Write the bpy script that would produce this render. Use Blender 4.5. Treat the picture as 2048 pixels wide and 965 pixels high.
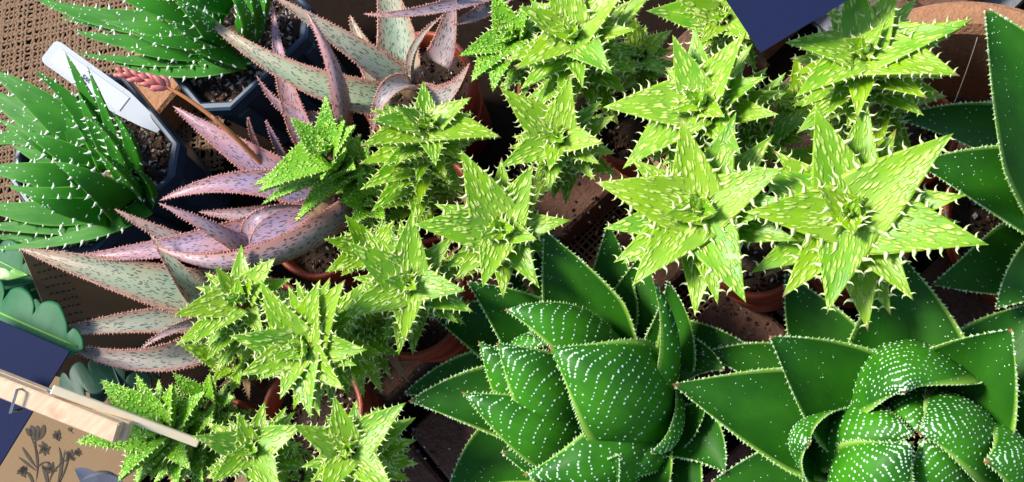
import bpy, math, random
import numpy as np
from mathutils import Vector, Matrix

random.seed(7); rng = np.random.default_rng(7)
scene = bpy.context.scene
for o in list(bpy.data.objects): bpy.data.objects.remove(o)
COL = scene.collection

# ------------------------------------------------------------------ camera
F_PX = 2196.0; CX, CY = 1024.0, 482.5; NAD = (1650.0, 1150.0); CAM_H = 0.55
def _n(v): v = np.asarray(v, float); return v / np.linalg.norm(v)
_up = -_n([(NAD[0]-CX)/F_PX, -(NAD[1]-CY)/F_PX, -1.0])
_fw = np.array([0, 0, -1.0])
_y = _n(_fw - _fw.dot(_up)*_up); _x = np.cross(_y, _up)
ROT = np.array([_x, _y, _up])                      # camera -> world
CAM = np.array([0, 0, CAM_H])
cam = bpy.data.cameras.new("camera"); cam.sensor_width = 36; cam.lens = 36*F_PX/2048
cam.clip_start = 0.01; cam.clip_end = 50
cam_o = bpy.data.objects.new("camera", cam); COL.objects.link(cam_o)
cam_o.matrix_world = Matrix.Translation(CAM) @ Matrix(ROT.tolist()).to_4x4()
scene.camera = cam_o
def ray(px, py): return ROT @ _n([(px-CX)/F_PX, -(py-CY)/F_PX, -1.0])
def P(px, py, z):                                  # point of the place at height z (cm) seen at a photo position
    d = ray(px, py); return CAM + d*((z*0.01-CAM_H)/d[2])
def on_plane(px, py, p0, n):
    d = ray(px, py); return CAM + d*(np.dot(p0-CAM, n)/np.dot(d, n))
def scale_at(p):                                   # metres per photo pixel at a point
    return -(ROT.T @ (p-CAM))[2]/F_PX

# ------------------------------------------------------------------ light
SUN_STRENGTH = 3.0; SUN_ANGLE = 14; SUN_EL = 54; SKY = 0.095; EXPOSURE = 0.86
_w = P(500, 360, 10)-P(1024, 482, 10); SUN_AZ = math.atan2(_w[1], _w[0])
sun = bpy.data.lights.new("sun", 'SUN'); sun.energy = SUN_STRENGTH; sun.angle = math.radians(SUN_ANGLE); sun.color = (1, .95, .86)
sun_o = bpy.data.objects.new("sun", sun); COL.objects.link(sun_o)
_e = math.radians(SUN_EL)
_sd = Vector((math.cos(SUN_AZ)*math.cos(_e), math.sin(SUN_AZ)*math.cos(_e), math.sin(_e)))
sun_o.rotation_euler = _sd.to_track_quat('Z', 'Y').to_euler()
world = bpy.data.worlds.new("World"); scene.world = world; world.use_nodes = True
wn = world.node_tree; bg = wn.nodes['Background']
sky = wn.nodes.new('ShaderNodeTexSky'); sky.sky_type = 'NISHITA'; sky.sun_disc = False
sky.sun_elevation = _e; sky.sun_rotation = math.atan2(_sd.x, _sd.y)
wn.links.new(sky.outputs[0], bg.inputs[0]); bg.inputs[1].default_value = SKY
vs = scene.view_settings; vs.view_transform = 'Standard'; vs.look = 'None'; vs.exposure = EXPOSURE; vs.gamma = 1; vs.use_curve_mapping = False

# ------------------------------------------------------------------ materials
class NT:
    def __init__(s, name):
        s.m = bpy.data.materials.new(name); s.m.use_nodes = True
        s.t = s.m.node_tree; s.b = s.t.nodes['Principled BSDF']
    def node(s, typ, **kw):
        n = s.t.nodes.new(typ)
        for k, v in kw.items():
            if k.startswith('i_'):
                key = k[2:]; key = int(key) if key.isdigit() else key
                if hasattr(v, 'is_output'): s.t.links.new(v, n.inputs[key])
                else: n.inputs[key].default_value = v
            else: setattr(n, k, v)
        return n
    def link(s, a, b): s.t.links.new(a, b)
    def math(s, op, a, b=0.5, c=0.5, clamp=False):
        n = s.node('ShaderNodeMath', operation=op, use_clamp=clamp)
        for i, v in enumerate((a, b, c)):
            if hasattr(v, 'is_output'): s.link(v, n.inputs[i])
            else: n.inputs[i].default_value = v
        return n.outputs[0]
    def mix(s, f, a, b, mode='MIX'):
        n = s.node('ShaderNodeMix', data_type='RGBA', blend_type=mode)
        for i, v in ((0, f), (6, a), (7, b)):
            if hasattr(v, 'is_output'): s.link(v, n.inputs[i])
            else: n.inputs[i].default_value = v if i == 0 else (*v, 1)
        return n.outputs[2]
    def ramp(s, v, lo, hi):
        n = s.node('ShaderNodeMapRange', clamp=True); s.link(v, n.inputs[0])
        n.inputs[1].default_value = lo; n.inputs[2].default_value = hi; return n.outputs[0]
    def uv(s, name): return s.node('ShaderNodeUVMap', uv_map=name).outputs[0]
    def scl(s, v, sx, sy, sz=1, off=None):
        n = s.node('ShaderNodeMapping'); s.link(v, n.inputs[0]); n.inputs['Scale'].default_value = (sx, sy, sz)
        if off is not None: s.link(off, n.inputs['Location'])
        return n.outputs[0]
    def noise(s, v, scale, detail=2, rough=.5):
        n = s.node('ShaderNodeTexNoise', i_Scale=scale, i_Detail=detail, i_Roughness=rough)
        if v is not None: s.link(v, n.inputs['Vector'])
        return n.outputs['Fac']
    def voro(s, v, rnd=1.0, feature='F1', scale=1.0):
        n = s.node('ShaderNodeTexVoronoi', feature=feature, i_Scale=scale, i_Randomness=rnd); s.link(v, n.inputs['Vector']); return n
    def objpos(s): return s.node('ShaderNodeTexCoord').outputs['Object']
    def worldpos(s): return s.node('ShaderNodeNewGeometry').outputs['Position']
    def attr(s, name): return s.node('ShaderNodeAttribute', attribute_name=name, attribute_type='OBJECT').outputs['Fac']
    def rnd(s): return s.node('ShaderNodeObjectInfo').outputs['Random']
    def bump(s, h, strength, dist=.001):
        n = s.node('ShaderNodeBump', i_Strength=strength, i_Distance=dist); s.link(h, n.inputs['Height']); s.link(n.outputs[0], s.b.inputs['Normal'])
    def base(s, c):
        if hasattr(c, 'is_output'): s.link(c, s.b.inputs['Base Color'])
        else: s.b.inputs['Base Color'].default_value = (*c, 1)
    def set(s, **kw):
        for k, v in kw.items():
            key = k.replace('_', ' ')
            if hasattr(v, 'is_output'): s.link(v, s.b.inputs[key])
            else: s.b.inputs[key].default_value = v
        return s

def simple(name, col, rough=.6, var=.25, nscale=300, bump=0.0, **kw):
    n = NT(name); p = n.worldpos(); f = n.noise(p, nscale, 4, .6)
    n.base(n.mix(f, tuple(c*(1-var) for c in col), tuple(min(1, c*(1+var)) for c in col)))
    n.set(Roughness=rough, **kw)
    if bump: n.bump(f, bump, .002)
    return n.m

def leaf_sep(n, uvname):
    sx = n.node('ShaderNodeSeparateXYZ'); n.link(n.uv(uvname), sx.inputs[0]); return sx.outputs[0], sx.outputs[1]

def mat_star(name, c_lo, c_hi, dot, bumpy, spot=.42, sx=420, sy=150):
    n = NT(name); r = n.rnd()
    u, t = leaf_sep(n, 'rel'); met = n.uv('met')
    off = n.node('ShaderNodeCombineXYZ'); n.link(n.math('MULTIPLY', r, 40), off.inputs[0]); n.link(n.math('MULTIPLY', r, 77), off.inputs[1])
    v1 = n.scl(met, sx, sy, 1, off.outputs[0])
    vo = n.voro(v1, .85)
    sz = n.noise(v1, .35, 1)
    lim = n.math('MULTIPLY', n.ramp(sz, .15, .55), spot)
    sp = n.math('MULTIPLY', n.ramp(n.math('SUBTRACT', lim, vo.outputs['Distance']), -.14, .12), n.ramp(n.noise(n.scl(met, 300, 300, 1, off.outputs[0]), 1, 1), .2, .6))
    streak = n.noise(n.scl(met, 1500, 60, 1, off.outputs[0]), 1, 3, .6)
    big = n.noise(n.scl(met, 90, 60, 1, off.outputs[0]), 1, 2)
    col = n.mix(n.ramp(big, .3, .7), c_lo, c_hi)
    dk = tuple(c*.55 for c in c_lo)
    col = n.mix(n.math('MULTIPLY', n.ramp(streak, .5, .75), .35), col, dk)
    ylw = n.mix(n.math('MULTIPLY', r, .5), col, (c_hi[0]*1.5, c_hi[1]*1.05, c_hi[2]*.7))
    col = n.mix(sp, ylw, dot)
    basef = n.ramp(t, .38, .05); col = n.mix(n.math('MULTIPLY', basef, .25), col, (dot[0]*.75, dot[1]*.8, dot[2]*.8))
    edge = n.ramp(n.math('ABSOLUTE', n.math('SUBTRACT', u, .5)), .42, .5)
    col = n.mix(n.math('MULTIPLY', edge, .6), col, (c_hi[0]*1.7, c_hi[1]*1.25, c_hi[2]*1.3))
    dry = n.math('MULTIPLY', n.math('GREATER_THAN', r, .72), n.ramp(t, .90, .97)); col = n.mix(dry, col, (.32, .20, .09))
    n.base(col); n.set(Roughness=.38, Subsurface_Weight=.18, Subsurface_Scale=.004, Subsurface_Radius=(.6, 1.0, .2))
    h = n.math('ADD', n.math('MULTIPLY', sp, 1.0), n.math('MULTIPLY', streak, .15))
    n.bump(h, bumpy, .0012)
    return n.m
M = {}
M['star'] = mat_star('star_aloe_skin', (.06, .29, .004), (.24, .50, .006), (.64, .82, .18), .7, .46, 760, 230)
M['star2'] = mat_star('dotted_star_aloe_skin', (.050, .25, .004), (.15, .44, .006), (.40, .68, .07), 1.0, .44, 620, 480)
M['tooth'] = simple('pale_tooth', (.72, .80, .36), .4, .15)
M['dry'] = simple('dry_leaf', (.26, .16, .08), .8, .45, 250, .4)
M['bump'] = simple('green_bump', (.42, .70, .10), .4, .2)
M['stem'] = simple('dry_stem', (.20, .12, .06), .8, .4, 500, .4)

def mat_pink():
    n = NT('speckled_aloe_skin'); r = n.rnd(); u, t = leaf_sep(n, 'rel'); met = n.uv('met')
    pk = n.attr('pink')
    off = n.node('ShaderNodeCombineXYZ'); n.link(n.math('MULTIPLY', r, 31), off.inputs[0]); n.link(n.math('MULTIPLY', r, 57), off.inputs[1])
    big = n.noise(n.scl(met, 70, 35, 1, off.outputs[0]), 1, 3)
    body = n.mix(n.ramp(big, .35, .65), (.25, .40, .28), (.40, .43, .25))
    body2 = n.mix(n.ramp(big, .35, .65), (.47, .25, .28), (.39, .30, .46))
    body = n.mix(pk, body, body2)
    ed = n.ramp(n.math('ABSOLUTE', n.math('SUBTRACT', u, .5)), .27, .5)
    tip = n.ramp(t, .5, 1.0)
    warm = n.math('MAXIMUM', n.math('MULTIPLY', ed, .85), n.math('MULTIPLY', tip, .6))
    body = n.mix(warm, body, (.52, .20, .15))
    v1 = n.scl(met, 1350, 330, 1, off.outputs[0])
    wob = n.noise(v1, .8, 2)
    vv = n.node('ShaderNodeVectorMath', operation='ADD'); n.link(v1, vv.inputs[0]); n.link(wob, vv.inputs[1])
    vo = n.voro(vv.outputs[0], 1.0)
    lim = n.math('MULTIPLY', n.ramp(n.noise(v1, .4, 1), .10, .48), .40)
    fl = n.ramp(n.math('SUBTRACT', lim, vo.outputs['Distance']), 0, .08)
    col = n.mix(n.math('MULTIPLY', fl, .80), body, (.035, .05, .04))
    n.base(col); n.set(Roughness=.42)
    n.bump(n.math('ADD', n.noise(n.scl(met, 1200, 90), 1, 2), fl), .25, .0006)
    return n.m
M['pink'] = mat_pink()
M['pinktooth'] = simple('pink_tooth', (.62, .30, .24), .5)

def mat_dark(name, lo, hi, edgec, upper=.0):
    n = NT(name); r = n.rnd(); u, t = leaf_sep(n, 'rel'); met = n.uv('met')
    big = n.noise(n.scl(met, 60, 40), 1, 3)
    fine = n.noise(n.scl(met, 900, 120), 1, 3)
    col = n.mix(n.ramp(big, .3, .7), lo, hi)
    col = n.mix(n.math('MULTIPLY', fine, .35), col, tuple(c*.5 for c in lo))
    sm = n.node('ShaderNodeSeparateXYZ'); n.link(met, sm.inputs[0]); bk = n.math('GREATER_THAN', sm.outputs[0], .25)
    col = n.mix(n.math('MULTIPLY', n.math('SUBTRACT', 1.0, bk), upper), col, tuple(c*.45 for c in lo))
    a = n.math('ABSOLUTE', n.math('SUBTRACT', u, .5))
    col = n.mix(n.math('MULTIPLY', n.ramp(a, .44, .485), .95), col, edgec)
    sc = n.noise(n.scl(met, 260, 70), 1, 4, .7); col = n.mix(n.math('MULTIPLY', n.ramp(sc, .66, .74), .28), col, (.22, .30, .16))
    du = n.noise(n.scl(met, 2500, 2500), 1, 2, .6); col = n.mix(n.math('MULTIPLY', n.ramp(du, .62, .75), .22), col, (.20, .28, .15))
    tipf = n.ramp(t, .955, .99)
    col = n.mix(tipf, col, (.40, .12, .07))
    n.base(col); n.set(Specular_IOR_Level=.3, Roughness=n.math('ADD', n.math('MULTIPLY', fine, .25), .44)); n.bump(fine, .12, .0006)
    return n.m
M['dark'] = mat_dark('rosette_aloe_skin', (.013, .120, .003), (.060, .32, .004), (.34, .58, .07), .55)
M['green'] = mat_dark('toothed_aloe_skin', (.014, .16, .005), (.050, .31, .008), (.14, .44, .03))
M['white'] = simple('white_tooth', (.80, .88, .70), .4, .1)
M['edge'] = simple('pale_green_tooth', (.45, .62, .30), .4, .15)
M['dot'] = simple('pale_tubercle', (.62, .82, .58), .4, .1)
def mat_terra():
    n = NT('terracotta_plastic'); p = n.worldpos()
    a = n.noise(p, 120, 4, .6); b = n.noise(p, 420, 5, .7); c = n.noise(p, 45, 2)
    col = n.mix(a, (.30, .045, .018), (.42, .07, .026))
    col = n.mix(n.math('MULTIPLY', n.math('MULTIPLY', n.ramp(b, .52, .68), n.ramp(c, .4, .65)), .55), col, (.50, .34, .26))
    n.base(col); n.set(Roughness=n.math('ADD', n.math('MULTIPLY', b, .3), .32)); n.bump(b, .1, .0006); return n.m
M['terra'] = mat_terra()
M['navy'] = simple('blue_black_plastic', (.030, .060, .105), .38, .2, 150)
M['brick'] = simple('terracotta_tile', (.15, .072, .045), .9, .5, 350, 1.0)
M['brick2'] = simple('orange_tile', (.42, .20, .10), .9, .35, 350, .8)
M['soil'] = simple('potting_soil', (.045, .026, .016), .95, .7, 500, 1.0)
M['bark'] = simple('bark_bit', (.14, .06, .03), .9, .5)
M['pumice'] = simple('pumice', (.55, .50, .42), .9, .35)
M['stone'] = simple('grey_grit', (.16, .17, .19), .8, .4)
M['soil2'] = simple('dark_bit', (.05, .03, .02), .95, .5)
M['jute'] = simple('jute', (.25, .15, .085), .85, .35, 900, .5)
M['cloth'] = simple('table_cloth', (.016, .010, .007), .95, .4, Specular_IOR_Level=.05)
M['slate'] = simple('navy_card', (.010, .017, .066), .75, .15, 800, .08, Specular_IOR_Level=.2)
def mat_tag():
    n = NT('white_plastic'); p = n.worldpos(); a = n.noise(p, 700, 4, .7); b = n.noise(p, 90, 2)
    n.base(n.mix(n.math('MULTIPLY', n.math('MULTIPLY', n.ramp(a, .56, .7), n.ramp(b, .45, .7)), .6), (.72, .76, .84), (.22, .15, .10))); n.set(Roughness=.4); return n.m
M['plastic'] = mat_tag()
M['sticker'] = simple('white_sticker', (.80, .83, .90), .5, .02)
M['ink'] = simple('black_ink', (.03, .03, .05), .6, .1)
M['print'] = simple('brown_ink', (.05, .035, .022), .8, .3)
M['metal'] = simple('spring_steel', (.55, .56, .6), .25, .1, Metallic=1.0)
M['flower'] = simple('coral_bud', (.62, .19, .17), .45, .2, 400)
M['stalk'] = simple('orange_stalk', (.52, .19, .06), .5, .25, 400)
M['cactus'] = simple('fishbone_cactus_skin', (.018, .15, .055), .5, .35, 60, Specular_IOR_Level=.2)
M['cactus2'] = simple('fishbone_midrib', (.15, .42, .05), .4, .2, 60)
M['teal_shaded'] = simple('shade_darkened_teal_leaf', (.010, .065, .035), .55, .35, 60)  # teal cactus skin with the shade under the grey aloe painted in
M['pale'] = simple('grey_pink_leaf', (.60, .52, .52), .5, .2, 100)
M['concrete'] = simple('grey_paving', (.20, .21, .24), .9, .3, 250, .8)
M['web'] = simple('dry_fibre', (.55, .45, .38), .6, .1)
def mat_wood():
    n = NT('pale_wood'); p = n.objpos()
    g = n.noise(n.scl(p, 25, 420, 420), 1, 4, .6); kn = n.noise(n.scl(p, 55, 55, 55), 1, 3)
    col = n.mix(n.ramp(g, .3, .7), (.66, .42, .26), (.80, .60, .40)); col = n.mix(n.math('MULTIPLY', n.ramp(kn, .60, .70), .6), col, (.45, .20, .10))
    n.base(col); n.set(Roughness=.6); n.bump(g, .2, .0005); return n.m
M['wood'] = mat_wood()
def mat_kraft():
    n = NT('kraft_card'); p = n.worldpos()
    g = n.noise(p, 900, 4, .7); b = n.noise(p, 60, 2)
    col = n.mix(g, (.20, .125, .06), (.28, .18, .09)); n.base(n.mix(n.math('MULTIPLY', b, .3), col, (.18, .11, .05))); n.set(Roughness=.85); n.bump(g, .15, .0004); return n.m
M['kraft'] = mat_kraft()

# ------------------------------------------------------------------ mesh helpers
def new_mesh(name, V, Fc, mats, uvs=None, mi=None, smooth=True):
    V = np.asarray(V, float); me = bpy.data.meshes.new(name)
    me.from_pydata(V.tolist(), [], [list(map(int, f)) for f in Fc])
    for m in (mats if isinstance(mats, (list, tuple)) else [mats]): me.materials.append(m)
    if mi is not None: me.polygons.foreach_set('material_index', np.asarray(mi, dtype=np.int32))
    if uvs:
        li = np.empty(len(me.loops), dtype=np.int32); me.loops.foreach_get('vertex_index', li)
        for k, a in uvs.items():
            l = me.uv_layers.new(name=k); l.data.foreach_set('uv', np.asarray(a, dtype=np.float32)[li].ravel())
    me.polygons.foreach_set('use_smooth', np.full(len(me.polygons), smooth)); me.update(); return me
def add(name, me, parent=None, loc=None):
    o = bpy.data.objects.new(name, me); COL.objects.link(o)
    if parent: o.parent = parent
    if loc is not None: o.location = loc
    return o
def tag(o, label=None, cat=None, group=None, kind=None):
    if label: o['label'] = label
    if cat: o['category'] = cat
    if group: o['group'] = group
    if kind: o['kind'] = kind
    return o
def thing(name, loc, label, cat, group=None):
    return tag(add(name, None, None, tuple(loc)), label, cat, group)
class MB:
    def __init__(s): s.V = []; s.F = []; s.M = []; s.n = 0
    def put(s, V, F, mi=0):
        s.V.append(np.asarray(V, float)); s.F += [[i+s.n for i in f] for f in F]; s.M += [mi]*len(F); s.n += len(V)
    def box(s, p, a, b, c, ha, hb, hc, mi=0, bev=0.0):
        p, a, b, c = map(lambda v: np.asarray(v, float), (p, a, b, c))
        if not bev:
            V = [p+i*ha*a+j*hb*b+k*hc*c for i in (-1, 1) for j in (-1, 1) for k in (-1, 1)]
            s.put(V, [(0, 1, 3, 2), (4, 6, 7, 5), (0, 4, 5, 1), (2, 3, 7, 6), (0, 2, 6, 4), (1, 5, 7, 3)], mi); return
        rings = []
        for hz, ins in ((-hc, bev), (-hc+bev, 0), (hc-bev, 0), (hc, bev)):
            x, y = ha-ins, hb-ins; k = bev
            rings.append([p+c*hz+a*i+b*j for i, j in ((x, y-k), (x-k, y), (-x+k, y), (-x, y-k), (-x, -y+k), (-x+k, -y), (x-k, -y), (x, -y+k))])
        V = [v for r in rings for v in r]; F = []
        for r in range(3):
            for i in range(8): F.append((r*8+i, r*8+(i+1) % 8, r*8+8+(i+1) % 8, r*8+8+i))
        F.append(list(range(7, -1, -1))); F.append(list(range(24, 32))); s.put(V, F, mi)
    def tube(s, pts, rad, seg=8, mi=0, cap=True, flat=1.0, ref=None):
        pts = np.asarray(pts, float); n = len(pts); rad = np.broadcast_to(rad, n)
        T = np.gradient(pts, axis=0); T /= np.linalg.norm(T, axis=1)[:, None]
        r0 = np.array(ref if ref is not None else ([0, 0, 1.] if abs(T[0][2]) < .9 else [1., 0, 0])); V = []
        for i in range(n):
            A = _n(np.cross(T[i], r0)); B = np.cross(A, T[i])
            for k in range(seg):
                an = 2*math.pi*k/seg; V.append(pts[i]+rad[i]*(A*math.cos(an)+B*math.sin(an)*flat))
        F = [(i*seg+k, i*seg+(k+1) % seg, (i+1)*seg+(k+1) % seg, (i+1)*seg+k) for i in range(n-1) for k in range(seg)]
        if cap: F += [list(range(seg-1, -1, -1)), list(range((n-1)*seg, n*seg))]
        s.put(V, F, mi)
    def lathe(s, prof, c, seg=48, mi=0):
        V = [np.array([c[0]+r*math.cos(2*math.pi*k/seg), c[1]+r*math.sin(2*math.pi*k/seg), c[2]+z]) for r, z in prof for k in range(seg)]
        s.put(V, [(i*seg+k, i*seg+(k+1) % seg, (i+1)*seg+(k+1) % seg, (i+1)*seg+k) for i in range(len(prof)-1) for k in range(seg)], mi)
    def build(s, name, mats, parent=None, smooth=False, origin=None):
        V = np.concatenate(s.V); 
        if origin is None and parent is not None: origin = parent_world(parent)
        if origin is not None: V = V-np.asarray(origin)
        me = new_mesh(name, V, s.F, mats, mi=s.M, smooth=smooth)
        o = add(name, me, parent)
        if parent is None and origin is not None: o.location = origin
        return o
def parent_world(p):
    l = np.array(p.location)
    return l+parent_world(p.parent) if p.parent else l
def crom(pts, n):
    pts = np.asarray(pts, float)
    if len(pts) == 2: t = np.linspace(0, 1, n)[:, None]; return pts[0]*(1-t)+pts[1]*t
    if len(pts) == 3:                                # quadratic through the middle point
        c = 2*pts[1]-.5*(pts[0]+pts[2]); t = np.linspace(0, 1, n)[:, None]
        return pts[0]*(1-t)**2+2*c*t*(1-t)+pts[2]*t*t
    q = np.vstack([2*pts[0]-pts[1], pts, 2*pts[-1]-pts[-2]]); out = []; m = len(pts)-1
    for x in np.linspace(0, m-1e-6, n):
        i = int(x); f = x-i; a, b, c, d = q[i:i+4]
        out.append(.5*(2*b+(c-a)*f+(2*a-5*b+4*c-d)*f*f+(3*b-a-3*c+d)*f**3))
    return np.array(out)

# ------------------------------------------------------------------ leaf
PROF = {
 'star': lambda t: (1-t)**.92*(.80+.55*t*(1-t)+.2*(1-t)),
 'lance': lambda t: (1-t)**.80*(1-.25*np.exp(-t*9)),
 'ovate': lambda t: (1-t**2.1)**1.12*(.78+.35*np.minimum(1, t/.35)*(1-.35*t)),
 'green': lambda t: (1-t**1.25)**.95,
 'strap': lambda t: (1-t**3)**.6,
}
class Leaf:
    def __init__(s, pts, W, prof, th, ch, axis=None, inner=False, n=12, flip=False):
        s.C = crom(pts, n); s.t = np.linspace(0, 1, n)
        T = np.gradient(s.C, axis=0); s.T = T/np.linalg.norm(T, axis=1)[:, None]
        if inner:
            m = n//2; pl = np.cross(s.C[m]-s.C[0], s.C[-1]-s.C[m])
            if np.linalg.norm(pl) < 1e-9: pl = np.cross(s.C[-1]-s.C[0], [0, 0, 1.])
            S0 = _n(pl); N = np.cross(S0, s.T[m]); want = (s.C[0]+s.C[-1])/2-s.C[m]
            if N.dot(want) < 0: S0 = -S0
            S = np.repeat(S0[None], n, 0)
        else:
            d = _n(s.C[-1]-s.C[0]); S0 = np.cross(d, axis); S = np.repeat(_n(S0)[None], n, 0)
        S = S-(S*s.T).sum(1)[:, None]*s.T; s.S = S/np.linalg.norm(S, axis=1)[:, None]
        s.N = np.cross(s.S, s.T)
        s.w = W*PROF[prof](s.t); s.w[-1] = max(s.w[-1], 1e-5)
        s.L = np.concatenate([[0], np.cumsum(np.linalg.norm(np.diff(s.C, axis=0), axis=1))]); s.len = s.L[-1]
        s.th = th*np.clip((s.w/W)**.7, .06, 1); s.ch = ch
    def at(s, t, u, face):
        i = lambda A: np.array([np.interp(t, s.t, A[:, k]) for k in range(3)]).T
        C, S, N = i(s.C), i(s.S), i(s.N); w = np.interp(t, s.t, s.w); th = np.interp(t, s.t, s.th)
        h = s.ch*w*u*u - (0 if face > 0 else 1)*th*(1-np.abs(u)**3.2)-(.10*th*np.abs(u)**6 if face > 0 else 0)
        p = C+S*(w*u)[..., None]+N*h[..., None]
        dh = 2*s.ch*u+(0 if face > 0 else 1)*th/np.maximum(w, 1e-6)*3.2*np.abs(u)**2.2*np.sign(u)
        nn = face*(N-S*dh[..., None]); nn /= np.linalg.norm(nn, axis=-1)[..., None]
        return p, nn
    def mesh(s, name, mat, origin, nu=6):
        u1 = np.sin(np.linspace(-1, 1, nu+1)*math.pi/2); u2 = u1[1:-1][::-1]
        ring = [(u, 1) for u in u1]+[(u, -1) for u in u2]; k = len(ring); n = len(s.t)
        V = np.zeros((n, k, 3)); met = np.zeros((n, k, 2)); rel = np.zeros((n, k, 2))
        for j, (u, f) in enumerate(ring):
            p, _ = s.at(s.t, np.full(n, u), f); V[:, j] = p
            met[:, j, 0] = u*s.w+(0 if f > 0 else .5); met[:, j, 1] = s.L; rel[:, j, 0] = u*.5+.5; rel[:, j, 1] = s.t
        F = [(i*k+j, i*k+(j+1) % k, (i+1)*k+(j+1) % k, (i+1)*k+j) for i in range(n-1) for j in range(k)]
        F.append(list(range((n-1)*k, n*k))); F.append(list(range(k-1, -1, -1)))
        return new_mesh(name, V.reshape(-1, 3)-origin, F, mat, {'met': met.reshape(-1, 2), 'rel': rel.reshape(-1, 2)})
    def teeth(s, mb, spacing, ln, bw, hook=.6, lift=.15, t0=.06, t1=.95, grow=True):
        for sd in (-1, 1):
            x = spacing*(.3+.5*random.random())+t0*s.len
            while x < t1*s.len:
                t = x/s.len; tt = np.array([t]); p, _ = s.at(tt, np.array([sd*.985]), 1); p = p[0]
                i = lambda A: np.array([np.interp(t, s.t, A[:, q]) for q in range(3)])
                T, S, N = i(s.T), i(s.S)*sd, i(s.N)
                k = random.choice((.45, .8, .9, 1, 1.1, 1.2))*(.9+.2*random.random())*(1-.55*max(0, t-.45)/.55 if grow else 1); l = ln*k; b = bw*k
                d0 = _n(S+N*(lift+.5*(random.random()-.5))+T*random.uniform(-.1, .4)); d1 = _n(d0+T*hook*2.0)
                q0 = p-d0*b*.5; q1 = p+d0*l*.5; q2 = q1+_n(d0*.6+d1)*l*.33; q3 = q2+d1*l*.34
                V = [q0+T*b, q0+N*b*.55, q0-T*b, q0-N*b*.55, q1+T*b*.45, q1+N*b*.3, q1-T*b*.45, q1-N*b*.3,
                     q2+T*b*.25, q2+N*b*.18, q2-T*b*.25, q2-N*b*.18, q3]
                Fc = [(a+j, a+(j+1) % 4, a+4+(j+1) % 4, a+4+j) for a in (0, 4) for j in range(4)]+[(8+j, 8+(j+1) % 4, 12) for j in range(4)]
                mb.put(V, Fc); x += spacing*(.7+.6*random.random())
    def dots(s, mb, pts, r, face):
        if not len(pts): return
        t = np.array([p[0] for p in pts]); u = np.array([p[1] for p in pts]); p, nn = s.at(t, u, face)
        for k in range(len(pts)):
            a = _n(np.cross(nn[k], [.3, .5, .81])); b = np.cross(nn[k], a); rr = r*(.7+.6*random.random())
            V = [p[k]-nn[k]*rr*.2+rr*(a*math.cos(q*math.pi/3)+b*math.sin(q*math.pi/3)) for q in range(6)]+[p[k]+nn[k]*rr*.55]
            mb.put(V, [(q, (q+1) % 6, 6) for q in range(6)])

def finish_leaf(L, plant, mat, nu, origin, toothmat, teeth=None, dots=None, dotmat=None, label=None, pink=None):
    o = add('leaf', L.mesh('leaf', mat, origin, nu), plant)
    if label: o['label'] = label
    if pink is not None: o['pink'] = pink
    if teeth:
        mb = MB(); L.teeth(mb, **teeth)
        if mb.n: q = mb.build('tooth_margin', toothmat, None, True, origin); q.location = (0, 0, 0); q.parent = o; q['kind'] = 'stuff'
    if dots:
        mb = MB()
        for pts, r, f in dots: L.dots(mb, pts, r, f)
        if mb.n: q = mb.build('pale_spots', dotmat, None, True, origin); q.location = (0, 0, 0); q.parent = o; q['kind'] = 'stuff'
    return o

# ------------------------------------------------------------------ ground, cloth, tiles
TS = 2.2                                             # tile thickness, cm
def sheet(name, mat, z, x0, x1, y0, y1, kind='structure'):
    me = new_mesh(name, [(x0, y0, z), (x1, y0, z), (x1, y1, z), (x0, y1, z)], [(0, 1, 2, 3)], mat, smooth=False)
    return tag(add(name, me), kind=kind)
sheet('ground', M['concrete'], -.05, -40, 40, -40, 40)
tb = MB(); tb.box((0, .28, -.012), (1, 0, 0), (0, 1, 0), (0, 0, 1), .75, .75, .01)
tag(tb.build('table_top', M['cloth']), kind='structure')

def burlap(name, c, ang, nx, ny, pitch, rad, mat, label):
    """open plain weave: every thread is a flattened strip that goes over and under"""
    ca, sa = math.cos(ang), math.sin(ang); V = []; F = []; n = 0
    prof = [(-1, .0), (-.5, .8), (.5, .8), (1, .0)]
    for dirn in (0, 1):
        N1, N2 = (nx, ny) if dirn == 0 else (ny, nx)
        for i in range(N1):
            wob = rng.normal(0, .10); wd = rad*(.75+.5*random.random()); m = N2*2+1
            k = np.arange(m)/2.0; s0 = (k-N2/2)*pitch
            ph = 1 if (i+dirn) % 2 else -1
            z = ph*np.cos(np.pi*k)*rad*.55; z[1::2] = 0
            lat = (i-N1/2+wob)*pitch+np.cumsum(rng.normal(0, .04, m))*pitch*.45
            for a, h in prof:
                l2 = lat+a*wd; zz = z+h*rad*.55
                x, y = (s0, l2) if dirn == 0 else (l2, s0)
                V.append(np.stack([x*ca-y*sa, x*sa+y*ca, zz], 1))
            for q in range(3):
                for j in range(m-1): F.append((n+q*m+j, n+q*m+j+1, n+(q+1)*m+j+1, n+(q+1)*m+j))
            n += 4*m
    me = new_mesh(name, np.concatenate(V), F, mat)
    o = add(name, me, None, tuple(c)); return tag(o, label, 'cloth', None, 'stuff')
_r = math.atan2(*(P(190, 60, 0)-P(60, 40, 0))[[1, 0]])
burlap('burlap_cloth', P(130, 60, 0)+[0, 0, .0015], _r+.35, 76, 76, .0031, .00098, M['jute'], 'woven brown burlap under the top left aloes')
burlap('burlap_strip', P(1290, 480, 0)+[0, 0, .0015], .05, 52, 52, .0031, .00055, M['jute'], 'open burlap mesh showing between the dark clay tiles')

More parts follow.
